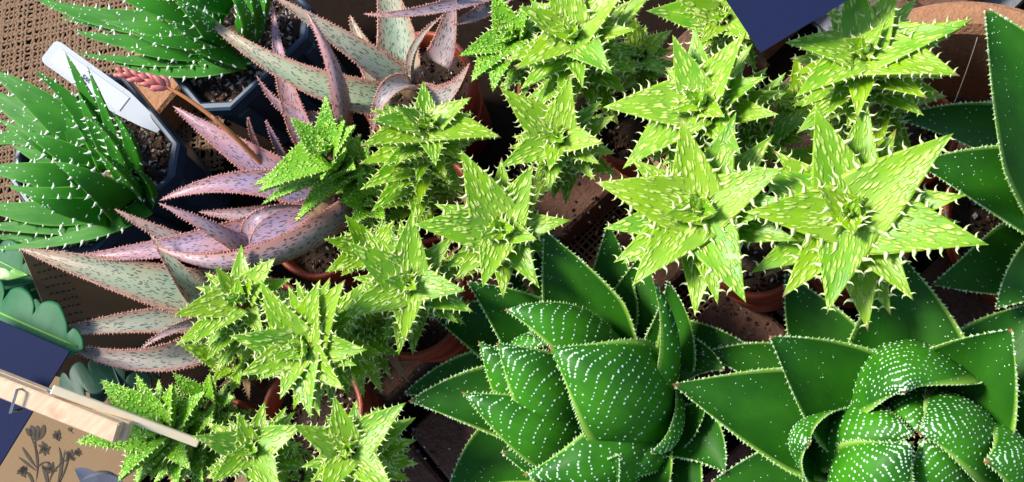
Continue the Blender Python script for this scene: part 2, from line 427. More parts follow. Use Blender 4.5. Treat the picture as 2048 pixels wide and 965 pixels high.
TDEP, TGAP = .037, .021
yA = P(1150, 445, TS)[1]                             # front edge of the tile row behind the burlap gap
LB = ('behind the burlap gap', 'in front of the burlap gap', 'in the row under the spotted rosettes', 'in the nearest row')
LC = ('under the lower left stars', 'by the bottom orange pot', 'left of the left rosette', 'near the middle of the photo', 'toward the top right', 'at the far right')
for r in range(4):
    yy = yA-r*(TDEP+TGAP); xm = P(1130, 470, TS)[0]+.03-r*.02
    for k in range(-3, 3):
        x0 = xm+k*.112+(r % 2)*.03; ctr = np.array([x0, yy+TDEP/2, TS*.01]); q = ROT.T @ (ctr-CAM)
        u, v = CX+F_PX*q[0]/-q[2], CY-F_PX*q[1]/-q[2]
        if not (-150 < u < 2200 and -150 < v < 1150): continue
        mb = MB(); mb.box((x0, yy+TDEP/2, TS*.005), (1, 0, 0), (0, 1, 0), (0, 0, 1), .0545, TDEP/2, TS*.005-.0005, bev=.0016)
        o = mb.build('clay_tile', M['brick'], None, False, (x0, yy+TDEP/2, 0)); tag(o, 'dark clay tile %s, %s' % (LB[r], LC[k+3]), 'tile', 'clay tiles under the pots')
        o.rotation_euler.z = random.uniform(-.012, .012)
p = P(285, 195, 2); mb = MB(); mb.box((p[0], p[1], .014), _n([1, .15, 0]), _n([-.15, 1, 0]), (0, 0, 1), .05, .022, .0125, bev=.002)
tag(mb.build('clay_brick', M['brick2'], None, False, (p[0], p[1], 0)), 'orange clay brick behind the white plant tag', 'brick')

# curved clay rim at top right
c = P(1880, 420, 0); R = np.linalg.norm(P(1940, 60, 9)[:2]-c[:2])
mb = MB(); seg = 26; a0 = math.atan2(*(P(1700, 40, 8)-c)[[1, 0]]); a1 = math.atan2(*(P(2150, 150, 8)-c)[[1, 0]])
prof = [(R-.002, 0), (R, .086), (R+.003, .090), (R+.012, .090), (R+.015, .087), (R+.015, .06), (R+.010, 0)]
V = []
for i in range(seg+1):
    a = a0+(a1-a0)*i/seg
    for r, z in prof: V.append((c[0]+r*math.cos(a), c[1]+r*math.sin(a), z))
m = len(prof); F = [(i*m+j, i*m+(j+1) % m, (i+1)*m+(j+1) % m, (i+1)*m+j) for i in range(seg) for j in range(m)]+[list(range(m)), list(range(seg*m+m-1, seg*m-1, -1))]
mb.put(V, F)
tag(mb.build('terracotta_bowl', M['brick2'], None, False, tuple(c)), 'curved terracotta bowl wall with pale rim at top right', 'bowl')
p = P(2030, 15, 2.6); mb = MB(); mb.box((p[0]+.06, p[1]+.08, .003), (1, 0, 0), (0, 1, 0), (0, 0, 1), .12, .075, .003)
tag(mb.build('paving', M['concrete']), kind='structure')

# ------------------------------------------------------------------ pots
def grit(mb, n, sampler, zf, smin, smax, probs):
    for _ in range(n):
        x, y = sampler(); z = zf(x, y); r = random.uniform(smin, smax)
        R3 = np.linalg.qr(rng.normal(size=(3, 3)))[0]; sc = np.array([1, random.uniform(.5, .9), random.uniform(.4, .8)])
        V = np.array([(1, 0, 0), (-1, 0, 0), (0, 1, 0), (0, -1, 0), (0, 0, 1), (0, 0, -1)], float)*(1+rng.normal(0, .15, (6, 1)))*sc*r
        V = V@R3.T+np.array([x, y, z+r*.25])
        mb.put(V, [(0, 2, 4), (2, 1, 4), (1, 3, 4), (3, 0, 4), (2, 0, 5), (1, 2, 5), (3, 1, 5), (0, 3, 5)], int(rng.choice(4, p=probs)))
GM = [M['pumice'], M['bark'], M['stone'], M['soil2']]
POTR = {}
def round_pot(px, py, rpx, zr, zb, label, grains=260):
    c = P(px, py, zr); r = rpx*scale_at(c); h = (zr-zb)*.01
    root = thing('flower_pot', (c[0], c[1], zb*.01), label, 'pot', 'small terracotta coloured pots')
    o = np.array(root.location)
    mb = MB(); rb = r*.72
    mb.lathe([(0, .0005), (rb, .0005), (r*.93, h-.012), (r*.985, h-.0115), (r, h-.010), (r, h-.0008), (r-.0006, h), (r-.0022, h), (r-.0028, h-.001), (r*.93-.003, h-.02), (r*.88, h-.03)], o)
    mb.build('pot_body', M['terra'], root, True)
    mb = MB(); prof = [(r*.90*q, -.0125+.0015*math.sin(q*7)) for q in (0, .15, .3, .45, .6, .75, .9, 1)]
    V = []; seg = 40
    mb.lathe([(a, h+b+rng.normal(0, .0003)) for a, b in prof], o, seg)
    mb.build('soil', M['soil'], root, True)
    mb = MB()
    def smp():
        a = random.random()*2*math.pi; q = math.sqrt(random.random())*r*.88; return o[0]+q*math.cos(a), o[1]+q*math.sin(a)
    grit(mb, grains, smp, lambda x, y: o[2]+h-.0125, .0006, .0020, [.08, .42, .05, .45])
    q = mb.build('soil_bits', GM, root); q['kind'] = 'stuff'
    return root
round_pot(825, 605, 112, 8, TS, 'orange pot rim below the star leaning left of the left rosette')
round_pot(622, 826, 112, 8, TS, 'orange pot whose right wall shows beside the bottom star')
round_pot(1512, 493, 106, 8, TS, 'orange pot under the large central star')
round_pot(1705, 478, 112, 8, TS, 'orange pot under the right-hand large star')
round_pot(1800, 262, 112, 8, 1, 'orange pot below the tall star at top right')
round_pot(1275, 236, 104, 8, TS, 'orange pot under the star left of the navy card')
round_pot(1130, 170, 100, 7, 1, 'orange pot under the top centre stars', 60)
round_pot(850, 395, 96, 7, 1, 'orange pot under the stacked star in the middle', 120)
round_pot(430, 905, 112, 7.5, 1, 'orange pot at the bottom under the wooden stick', 200)
round_pot(520, 650, 100, 7, 1, 'orange pot between the speckled aloe and green stars', 200)
round_pot(1180, 762, 235, 7.2, TS, 'large orange pot under the left spotted rosette', 500)
round_pot(1850, 890, 240, 7.2, TS, 'large orange pot under the right spotted rosette', 300)
round_pot(2110, 430, 210, 7.2, 1, 'large orange pot at the right edge of the photo', 300)
round_pot(830, 170, 120, 6.5, 0, 'orange pot under the grey speckled aloe', 200)
round_pot(640, 450, 110, 6.5, 0, 'orange pot under the pink speckled aloe', 250)

def square_pot(corner, sx, sy, zr, label):
    """near-right corner given; the pot runs to -X and +Y"""
    c = P(*corner, zr); h = zr*.01; ch = .014; lip = .0035
    cx, cy = c[0]-sx/2, c[1]+sy/2
    root = thing('square_pot', (cx, cy, 0), label, 'pot', 'square blue black pots')
    def ring(k, z, inset):
        x, y = sx/2*k-inset, sy/2*k-inset; q = ch*k*.9
        return [np.array([cx+a, cy+b, z]) for a, b in ((x, -y+q), (x, y-q), (x-q, y), (-x+q, y), (-x, y-q), (-x, -y+q), (-x+q, -y), (x-q, -y))]
    prof = [(.74, .001, 0), (.93, h-.010, 0), (.985, h-.0095, 0), (1, h-.008, 0), (1, h-.001, 0), (1, h, .001), (1, h, lip-.0008), (1, h-.001, lip), (.97, h-.02, lip)]
    V = []; 
    for k, z, i in prof: V += ring(k, z, i)
    F = [(a*8+j, a*8+(j+1) % 8, a*8+8+(j+1) % 8, a*8+8+j) for a in range(len(prof)-1) for j in range(8)]+[list(range(7, -1, -1))]
    mb = MB(); mb.put(V, F); mb.build('pot_body', M['navy'], root)
    mb = MB()                                        # raised ribs on the walls
    for q in (-.3, 0, .3):
        mb.box((cx+q*sx, cy-sy/2*.90, h*.55), (1, 0, 0), (0, 1, 0), (0, 0, 1), .004, .003, h*.30, bev=.001)
    mb.build('wall_rib', M['navy'], root)
    mb = MB(); N = 26; V = []; x0, y0 = sx/2*.955, sy/2*.955
    for i in range(N+1):
        for j in range(N+1):
            a, b = (i/N*2-1)*x0, (j/N*2-1)*y0
            lim = x0+y0-ch*.8
            if abs(a)+abs(b) > lim: f = lim/(abs(a)+abs(b)); a *= f; b *= f
            V.append((cx+a, cy+b, h-.009+rng.normal(0, .0009)))
    mb.put(V, [(i*(N+1)+j, (i+1)*(N+1)+j, (i+1)*(N+1)+j+1, i*(N+1)+j+1) for i in range(N) for j in range(N)])
    mb.build('soil', M['soil'], root, True)
    mb = MB(); grit(mb, 1500, lambda: (cx+random.uniform(-1, 1)*(x0-.004), cy+random.uniform(-1, 1)*(y0-.004)), lambda x, y: h-.0088, .0005, .0024, [.22, .30, .14, .34])
    q = mb.build('soil_bits', GM, root); q['kind'] = 'stuff'
    return root
square_pot((383, 318), .085, .085, 8, 'square blue pot of the left toothed aloe')
square_pot((648, 42), .080, .085, 8, 'square blue pot with gritty soil beside the grey speckled aloe')

# ------------------------------------------------------------------ star aloes
def star(label, apex, base, tips, nwh=6, mat='star', W=.285, twist=.22, gap=.0072, upmix=.6, group='light green star aloes', elev=.16, bud=True, low=1.03, Lmul=1.0):
    A = P(*apex); B = P(*base); ax = _n(A-B); tocam = _n(CAM-A); pn = _n(ax+upmix*tocam)
    root = thing('star_aloe', tuple(B), label, 'succulent', group); o = B
    T = []
    for tp in tips:
        p0 = A+pn*(tp[2]*.01 if len(tp) > 2 else .003); T.append(on_plane(tp[0], tp[1], p0, pn))
    Ls = [np.linalg.norm(t-A) for t in T]; Lm = float(np.median([l for l, tp in zip(Ls, tips) if len(tp) < 3]))*Lmul
    mb = MB(); mb.tube(crom([B-ax*.01, A-ax*.008], 6), .0035, 8); mb.build('stem', M['stem'], root, True)
    e1 = _n(np.cross(ax, tocam)); e2 = np.cross(ax, e1)
    tk = dict(spacing=Lm*.115, ln=.100*Lm, bw=.026*Lm, hook=.75, lift=.25, t0=.02) if mat == 'star' else dict(spacing=Lm*.10, ln=.075*Lm, bw=.024*Lm, hook=.5)
    def mk(b, tip, w, sag, n=11, mt=None):
        m = b*.5+tip*.5+ax*sag
        L = Leaf([b, m, tip], w, 'star', w*.72, .26, axis=ax, n=n)
        ds = None
        if mat == 'star2': ds = [([(random.uniform(.1, .93), random.uniform(-.85, .85)) for _ in range(int(L.len*w*2*190000))], .00046, f) for f in (1, -1)]
        else: ds = [([(random.uniform(.35, .93), random.uniform(-.8, .8)) for _ in range(int(L.len*w*2*70000))], .0005, -1)]
        q = finish_leaf(L, root, mt or M[mat], 6, o, M['tooth'] if mt is None else mt, tk, None if mt else ds, M['bump'] if mat == 'star2' else M['tooth'])
        if mt is not None: q['label'] = 'dry brown leaf'
    for t, l, tp in zip(T, Ls, tips):
        d = _n(t-A); b = A-ax*.006+(d-ax*d.dot(ax))*.003
        if len(tp) > 2: b = b+ax*tp[2]*.01; l = min(np.linalg.norm(t-b), Lm*1.15)
        mk(b, t, l*W*1.05+.0010, l*random.uniform(.01, .06))
    phs = [math.atan2((t-A).dot(e2), (t-A).dot(e1)) for t in T]
    length = np.linalg.norm(A-B); nwh = min(nwh, int(length/gap))
    for k in range(1, nwh+1):
        c = A-ax*(gap*k+.004)
        for q in range(5):
            ph = phs[0]+q*2*math.pi/5+twist*k+(math.pi/5 if k == 1 else 0)+random.uniform(-.12, .12)
            d = e1*math.cos(ph)+e2*math.sin(ph); l = Lm*low*random.uniform(.88, 1.06)*(1-.008*k)
            el = elev+random.uniform(-.08, .12)
            tip = c+d*l*math.cos(el)+ax*l*math.sin(el)
            if tip[2] < .02: continue
            dry = (k == nwh and random.random() < .45) or (k > 2 and random.random() < .03)
            mk(c+d*.002, tip-ax*(l*.25 if dry else 0), l*W*(.6 if dry else 1), l*.05, 10, M['dry'] if dry else None)
    if bud:
        for q in range(5):
            ph = phs[0]+.6+q*2.4; d = e1*math.cos(ph)+e2*math.sin(ph); l = Lm*(.50-.075*q)
            b = A-ax*.005-d*.001; mk(b, b+d*l*(.72-.13*q)+ax*l*(.52+.08*q), l*.40, -l*.03, 9)
    return root
star('large five pointed star aloe in the centre right, above the spotted rosettes', (1395, 415, 14), (1450, 485, 7.5), [(1190, 365), (1363, 235), (1572, 335), (1492, 606), (1264, 573)], nwh=3)
star('largest star aloe at right with one leaf pointing straight down', (1700, 425, 14.2), (1715, 480, 7.5), [(1630, 210), (1908, 266), (1978, 490), (1655, 627), (1490, 425)], nwh=3)
star('star aloe just left of the navy card tip', (1385, 195, 14), (1530, 300, 7.5), [(1205, 215), (1345, 70), (1492, 65), (1450, 235), (1245, 338), (1505, 88, -.9), (1535, 135, -1.8), (1562, 195, -2.8), (1478, 282, -1.2), (1550, 240, -3.2)], nwh=7)
star('tall stacked star aloe right of the navy card', (1725, 85, 15), (1760, 285, 7.5), [(1925, 55), (1920, 152), (1700, -60), (1570, 85), (1590, 195), (1800, -40), (1848, 232, -2.2), (1602, 215, -1.1), (1592, 268, -2.3), (1718, 300, -2.8), (1855, 185, -1.2), (1945, 38, -.8)], nwh=7)
star('big star aloe at the top centre', (1135, 55, 14.5), (1215, 215, 7.5), [(1038, 12), (1032, 140), (1225, 150), (1260, -30), (1120, -90), (1040, 180, -.9), (1085, 195, -1.7), (1240, 95, -1.2), (1310, -20, -1.5), (1060, 222, -2.4), (1255, 190, -2.2)], nwh=6)
star('dotted darker star aloe at the top centre left edge', (1010, 60, 12.5), (1110, 170, 7), [(918, 112), (942, 165), (985, -25), (985, 185), (1060, 10)], nwh=5, mat='star2', W=.31, group='dotted star aloes')
star('star aloe partly behind the navy card tip', (1440, 25, 13), (1510, 120, 7), [(1292, 22), (1345, -10), (1500, 80), (1500, -40), (1400, 90)], nwh=5)
star('star aloe above the burlap gap', (1110, 268, 13.2), (1165, 330, 7.5), [(1000, 175), (1142, 150), (1208, 287), (1000, 335), (1098, 342), (1232, 308, -.8), (1062, 412, -1.6), (1105, 398, -2.2)], nwh=4)
star('side view stacked star aloe beside the grey speckled aloe', (858, 232, 14), (835, 440, 7), [(742, 240), (790, 212), (943, 195), (1003, 275), (872, 332), (722, 292), (718, 328, -1.5), (720, 380, -2.4), (742, 424, -3.3), (835, 368, -1.6), (838, 412, -2.5), (830, 458, -3.4), (935, 330, -1.5), (930, 375, -2.4)], nwh=8, gap=.0078)
star('dotted star aloe growing beside the pink speckled aloe', (640, 290, 13), (770, 400, 7), [(652, 190), (690, 240), (580, 235), (515, 385), (712, 250), (505, 372, -.2), (522, 410, -.9), (588, 447, -1.7), (715, 275, -1), (640, 360, -.4)], nwh=6, mat='star2', W=.31, group='dotted star aloes', elev=.5)
star('star aloe touching the left rosette top leaf', (1000, 455, 13.2), (1035, 500, 7.5), [(826, 450), (922, 300), (1068, 325), (1075, 480), (965, 576)], nwh=3)
star('star aloe below the stacked star, left of the left rosette', (812, 562, 13.2), (850, 605, 7.5), [(695, 485), (825, 420), (932, 582), (808, 684), (685, 636)], nwh=4)
star('small star aloe half hidden among dry stems', (740, 495, 10.5), (775, 530, 7), [(648, 478), (650, 545), (690, 430), (790, 440)], nwh=2)
star('star aloe overlapping the grey leaf tips at left', (468, 590, 13.2), (560, 660, 7), [(552, 515), (430, 532), (345, 632), (385, 690), (505, 560), (350, 692, -1), (412, 722, -1.4), (432, 748, -2.1), (560, 600, -1)], nwh=5, gap=.0066)
star('star aloe whose stack runs right behind its rosette', (588, 700, 14.5), (770, 655, 7.5), [(458, 672), (520, 560), (640, 560), (622, 838), (478, 752), (690, 782), (735, 700), (690, 560), (560, 800), (660, 555, -.6), (735, 560, -1.7), (732, 722, -1.2), (770, 710, -2.2)], nwh=9, twist=.12)
star('star aloe at the bottom, with a leaf by the orange pot', (690, 895, 14), (752, 950, 7.5), [(668, 790), (812, 805), (585, 850), (640, 1000), (790, 985), (832, 835, -.8), (834, 880, -1.6), (838, 928, -2.4), (822, 962, -2.8)], nwh=5)
star('star aloe at the bottom where the stick ends', (495, 895, 14), (560, 940, 7.5), [(385, 872), (478, 825), (610, 850), (425, 965), (565, 1000)], nwh=4)
star('dark dotted star aloe under the wooden peg', (300, 850, 11.5), (440, 900, 7), [(150, 886), (200, 758), (272, 748), (235, 965), (345, 765), (350, 768, -1), (412, 795, -1.9), (300, 962, -.8), (352, 962, -1.6), (405, 950, -2.4)], nwh=6, mat='star2', W=.31, group='dotted star aloes', gap=.008)
star('shaded star aloe deep in the gap below the navy card tip', (1600, 190, 10.5), (1640, 260, 7), [(1520, 190), (1590, 110), (1680, 180), (1640, 290), (1540, 300)], nwh=3)

star('shaded star aloe right of the big top centre star', (1275, 95, 11), (1310, 200, 6), [(1200, 90), (1262, 20), (1345, 60), (1330, 150), (1235, 170)], nwh=4)
star('shaded star aloe under the star left of the navy card', (1480, 300, 10.5), (1530, 360, 7), [(1430, 270), (1500, 230), (1550, 300), (1500, 350), (1425, 330)], nwh=3)
star('dark dotted side shoot right of the wooden peg', (395, 800, 10.5), (470, 850, 7), [(330, 800), (345, 745), (420, 745), (420, 850), (355, 860)], nwh=4, mat='star2', W=.31, group='dotted star aloes')
star('small side shoot star below the curled grey leaf', (455, 715, 10.8), (510, 755, 7), [(360, 690), (430, 660), (520, 690), (480, 770), (425, 765)], nwh=3)
star('shaded star aloe between the pink aloe and the stacked star', (735, 400, 10.2), (775, 440, 7), [(675, 400), (715, 345), (790, 370), (770, 440), (700, 450)], nwh=3, mat='star2', W=.31, group='dotted star aloes')
star('shaded small star in the soil under the tall stacked star', (1660, 320, 10), (1690, 350, 7), [(1560, 300), (1640, 260), (1740, 300), (1690, 370), (1600, 350)], nwh=2)
star('shaded star at the bottom between the two bottom stars', (590, 950, 11.5), (620, 975, 7), [(530, 930), (590, 890), (660, 940), (620, 1000), (560, 1000)], nwh=3)

# ------------------------------------------------------------------ speckled aloes
def pinkplant(label, c, leaves):
    o = P(*c); root = thing('speckled_aloe', tuple(o), label, 'succulent', 'pink and grey speckled aloes')
    mb = MB(); mb.tube([o-[0, 0, .012], o+[0, 0, .006]], .006, 10); mb.build('stem', M['stem'], root, True)
    for lf in leaves:
        pts = [P(*q) for q in lf['p']]; L = Leaf(pts, lf['w']*.00118, 'lance', lf['w']*.00045, lf.get('ch', .45), axis=np.array(lf.get('ax', (0, 0, 1.))), n=26, inner=lf.get('inner', False))
        finish_leaf(L, root, M['pink'], 8, o, M['pinktooth'], dict(spacing=.0017, ln=.0008, bw=.0005, hook=.4, t0=.03, t1=.98, grow=False), pink=lf.get('k', .3))
    return root
pinkplant('grey green speckled aloe with an open rosette at top centre left', (825, 178, 8.5), [
 dict(p=[(800, 165, 9), (790, 40, 10), (745, -80, 11)], w=12, k=.1),
 dict(p=[(880, 130, 9), (900, 60, 10), (910, -40, 12)], w=8, k=.7),
 dict(p=[(700, 30, 9.0), (740, 120, 8.6), (800, 190, 8.3)][::-1], w=9, k=.1),
 dict(p=[(790, 205, 8.5), (590, 150, 10.5), (395, 22, 11.5)], w=9, k=.05),
 dict(p=[(805, 165, 9), (690, 85, 11), (540, -12, 12.5)], w=7.5, k=.2),
 dict(p=[(835, 200, 8.5), (895, 195, 9.5), (940, 125, 11)], w=9, k=.5, ch=.5),
 dict(p=[(830, 170, 9), (772, 190, 11.2), (742, 278, 9.5)], w=6.5, k=.6),
 dict(p=[(825, 160, 9), (832, 95, 11), (885, 32, 12.5)], w=3.5, k=.4, ch=.6),
 dict(p=[(690, 268, 8), (672, 150, 11.5), (612, 22, 13)], w=5.5, k=.9, inner=True),
 dict(p=[(620, 290, 7.8), (572, 165, 9.5), (545, 5, 10.5)], w=6.5, k=.95),
 dict(p=[(660, 240, 8), (575, 222, 9), (512, 150, 10)], w=4, k=.9),
])
pinkplant('purple grey speckled leaf reaching in from the top edge', (1040, -40, 9), [
 dict(p=[(1020, -25, 9), (860, 22, 12), (726, 28, 13)], w=4.5, k=.8),
 dict(p=[(1030, -30, 9), (960, 30, 10), (900, 45, 10.5)], w=6, k=.7),
])
pinkplant('pink lilac speckled aloe with the flower stalk', (650, 435, 8.2), [
 dict(p=[(610, 385, 8.5), (480, 305, 10.2), (345, 212, 11)], w=9.5, k=1),
 dict(p=[(640, 400, 8.3), (480, 368, 10.2), (318, 402, 10.3)], w=8.5, k=1),
 dict(p=[(610, 430, 8.2), (500, 432, 8.8), (396, 424, 9.2)], w=6, k=.8),
 dict(p=[(660, 425, 8.3), (400, 488, 10.3), (115, 518, 11)], w=9.5, k=1),
 dict(p=[(500, 500, 9.6), (410, 450, 11.5), (316, 406, 12.5)], w=4.5, k=.9, inner=True),
 dict(p=[(700, 428, 8.4), (500, 525, 11.6), (306, 490, 12.2)], w=9, k=.85, inner=True, ch=.5),
 dict(p=[(450, 520, 8.5), (330, 470, 10), (228, 418, 11)], w=5, k=.6),
 dict(p=[(495, 475, 10.5), (530, 428, 11.4), (612, 412, 9)], w=4.2, k=.9),
 dict(p=[(520, 300, 8), (504, 262, 9.5), (497, 235, 10.2)], w=2.5, k=1),
 dict(p=[(570, 320, 8), (548, 275, 9.5), (532, 240, 10.2)], w=2.5, k=1),
])
pinkplant('pale grey speckled aloe at the left between stars and kraft card', (435, 625, 8.2), [
 dict(p=[(450, 605, 8.5), (250, 555, 10.5), (38, 497, 11.5)], w=12.5, k=.1),
 dict(p=[(410, 600, 8.5), (360, 545, 10.5), (300, 468, 11.5)], w=6.5, k=.1),
 dict(p=[(440, 640, 8.4), (250, 648, 10.3), (72, 676, 11)], w=7.5, k=.25),
 dict(p=[(450, 660, 8.6), (300, 722, 10.6), (95, 674, 11)], w=8.5, k=.45, ch=.55),
 dict(p=[(440, 640, 8.8), (350, 660, 11), (278, 702, 11.3)], w=3.2, k=.7),
 dict(p=[(440, 560, 7.5), (415, 520, 8.5), (390, 480, 9)], w=6.5, k=.1),
])

# flower stalk
o = P(545, 350, 9); root = thing('flower_stalk', tuple(o), 'orange flower stalk tipped with coral buds', 'flower')
pts = crom([P(545, 350, 9), P(460, 265, 11.5), P(385, 205, 12.8), P(325, 172, 13.4), P(244, 147, 14)], 30)
mb = MB(); mb.tube(pts, np.linspace(.0014, .0006, 30), 8); mb.build('stalk', M['stalk'], root, True)
for i in range(26):
    f = i/25; k = 20.2+f*8.8; i0 = int(min(k, 28)); c = pts[i0]+(pts[i0+1]-pts[i0])*(k-i0); T = _n(pts[i0+1]-pts[i0])
    a = i*2.4; A = _n(np.cross(T, [0, 0, 1])); Bv = np.cross(A, T); rd = A*math.cos(a)+Bv*math.sin(a)
    d = _n(T*(1.0+.8*f)+rd*.55); l = .0078*(1-.45*f); mb = MB()
    mb.tube([c+rd*.0004+d*l*x+rd*.0006*math.sin(x*3) for x in (0, .2, .5, .8, 1)], [.0004, .0011*(1.2-.4*f), .0014*(1.2-.4*f), .0009, .0002], 7); mb.build('bud', M['flower'], root, True)
mb = MB(); q = P(437, 250, 11.9); mb.tube([q, q+[.001, .002, .002], q+[.001, .003, .005]], [.0012, .001, .0002], 6); mb.build('bract', M['pinktooth'], root, True)

# ------------------------------------------------------------------ green toothed aloes
def greenplant(label, c, leaves):
    o = P(*c); root = thing('toothed_aloe', tuple(o), label, 'succulent', 'deep green aloes with white teeth')
    mb = MB(); mb.tube([o-[0, 0, .01], o+[0, 0, .01]], .008, 10); mb.build('stem', M['stem'], root, True)
    for lf in leaves:
        pts = [P(*q) for q in lf[:-1]]; w = lf[-1]*.00114
        if len(pts) == 2: pts = [pts[0], (pts[0]+pts[1])/2+np.array([0, 0, .006]), pts[1]]
        L = Leaf(pts, w, 'green', w*.95, .16, axis=np.array([0, 0, 1.]), n=22)
        ds = []
        for face, den in ((1, .06), (-1, .34)):
            pp = [(random.uniform(.08, .9), random.uniform(-.85, .85)) for _ in range(int(L.len*w*2*350000*den*.55))]
            ds.append((pp, .00052, face))
        finish_leaf(L, root, M['green'], 8, o, M['white'], dict(spacing=.0082, ln=.0025, bw=.0013, hook=.35, lift=.5, t0=.08, t1=.97), ds, M['dot'])
    return root
greenplant('deep green toothed aloe in front of the white tag at left', (235, 375, 8), [
 ((215, 330, 8.5), (90, 215, 11), (-30, 135, 12), 11), ((180, 330, 8.5), (60, 235, 9.5), (-60, 175, 10), 11),
 ((222, 335, 9), (150, 215, 11.5), (65, 142, 13), 6), ((235, 330, 9), (180, 210, 12), (130, 105, 13.5), 5.5),
 ((245, 325, 9), (212, 235, 12), (174, 133, 13.5), 4), ((268, 345, 8.5), (255, 280, 11), (220, 222, 12), 5),
 ((240, 360, 9.2), (222, 290, 12.2), (170, 234, 13.5), 6), ((250, 415, 9), (185, 365, 12), (105, 322, 13.2), 8.5),
 ((170, 330, 8.8), (90, 290, 10.8), (-10, 235, 11.5), 7), ((200, 380, 8.6), (80, 350, 11), (-60, 338, 11.5), 10),
 ((190, 410, 8.5), (60, 425, 9.5), (-60, 400, 10), 9), ((215, 430, 8.4), (100, 450, 9), (-60, 452, 9.5), 8),
 ((215, 425, 9), (130, 415, 11), (58, 395, 12), 7), ((292, 412, 8.2), (150, 475, 9), (-60, 500, 9), 5),
 ((290, 400, 8), (290, 372, 9), (270, 340, 10), 6), ((200, 455, 8.2), (90, 475, 8.6), (-40, 470, 9), 6), ((150, 300, 8.6), (60, 270, 9), (-50, 300, 9.5), 10), ((230, 340, 8.5), (150, 270, 10), (90, 200, 11), 8),
 ((200, 380, 8.6), (110, 330, 10), (20, 290, 10.5), 8), ((205, 350, 8.8), (120, 300, 10.6), (40, 260, 11.4), 7.5), ((240, 345, 8.8), (190, 260, 11.4), (155, 180, 12.6), 5), ((215, 400, 9), (120, 395, 11), (10, 370, 11.8), 8), ((260, 390, 8.6), (235, 350, 11), (190, 300, 12.4), 7)])
greenplant('deep green toothed aloe at the top left on burlap', (480, 95, 8), [
 ((440, 45, 8.6), (230, 40, 10), (55, -12, 11), 9), ((430, 85, 8.6), (270, 85, 9.8), (143, 60, 10.5), 6.5),
 ((455, 105, 8.4), (300, 122, 9.3), (145, 104, 10), 5), ((480, 120, 8.3), (340, 142, 9), (213, 118, 9.5), 5.5),
 ((450, 70, 9), (360, 85, 11), (268, 68, 12), 6.5), ((445, 90, 8.8), (400, 40, 12), (350, 5, 13.5), 6.5),
 ((478, 75, 9), (478, 25, 12), (450, -25, 13), 7), ((478, 118, 8.8), (430, 110, 10.5), (384, 98, 11.5), 6.5),
 ((430, 20, 8.8), (300, -10, 10.5), (180, -60, 11), 9), ((460, 20, 9), (400, -30, 11), (330, -90, 12), 9), ((500, 40, 8.6), (520, -20, 10), (520, -80, 11), 8),
 ((410, 70, 8.5), (250, 55, 9), (115, 35, 9.3), 6), ((500, 110, 8), (480, 125, 8.6), (452, 118, 9.3), 4), ((440, 30, 8.8), (330, 20, 11.2), (215, -20, 12.3), 8),
 ((450, 60, 8.8), (330, 60, 10.6), (200, 40, 11.2), 8), ((470, 85, 8.6), (400, 70, 11), (330, 40, 12.4), 6.5), ((500, 60, 8.6), (500, 10, 11), (490, -40, 12), 7), ((420, 100, 8.4), (330, 105, 9.6), (240, 95, 10.2), 6), ((450, 0, 9), (380, -5, 11), (290, -30, 12), 8)])

# ------------------------------------------------------------------ spotted rosettes
def rowdots(L, pitch=.0052, sp=.0024, t0=.18, t1=.95, curve=.45):
    out = []; x = t0*L.len
    while x < t1*L.len+.01:
        n = 40
        for u in np.arange(-.9, .9, sp/max(.004, L.w.max())):
            if random.random() < .14: continue
            uu = u+random.uniform(-.03, .03); t = (x-curve*L.w.max()*(uu*uu)*1.0)/L.len+random.uniform(-.006, .006)
            if t0 < t < t1 and abs(uu) < .93: out.append((t, uu))
        x += pitch*random.uniform(.85, 1.2)
    return out
def rosette(label, c, leaves):
    o = P(*c); root = thing('rosette_aloe', tuple(o), label, 'succulent', 'dark green spotted rosettes')
    mb = MB(); mb.tube([o-[0, 0, .015], o+[0, 0, .01]], .012, 12); mb.build('stem', M['stem'], root, True)
    for lf in leaves:
        pts = [P(*q) for q in lf['p']]; w = lf['w']*.001; inn = lf.get('inner', False)
        L = Leaf(pts, w, 'ovate', w*.26, lf.get('ch', .40 if not inn else .38), axis=np.array(lf.get('ax', (0, 0, 1.))), inner=inn, n=28)
        ds = []
        if inn: ds.append((rowdots(L, lf.get('pitch', .0050 if w > .014 else .0040), .0022), .00050, -1))
        else:
            ds.append(([(random.uniform(.2, .95), random.uniform(-.85, .85)) for _ in range(int(L.len*w*2*16000))], .00034, 1))
            ds.append(([(random.uniform(.2, .95), random.uniform(-.85, .85)) for _ in range(int(L.len*w*2*40000))], .0004, -1))
            e = np.linspace(.12, .97, int(L.len/.0024)); ds.append(([(t, s*.93) for t in e for s in (-1, 1) if random.random() < .85], .0006, -1))
            ds.append(([(t, s*.965) for t in e for s in (-1, 1) if random.random() < .85], .00055, 1))
        finish_leaf(L, root, M['dark'], 12, o, M['edge'], dict(spacing=.0018, ln=.00085, bw=.0006, hook=.25, lift=.0, t0=.08, t1=.985, grow=False), ds, M['dot'])
    return root
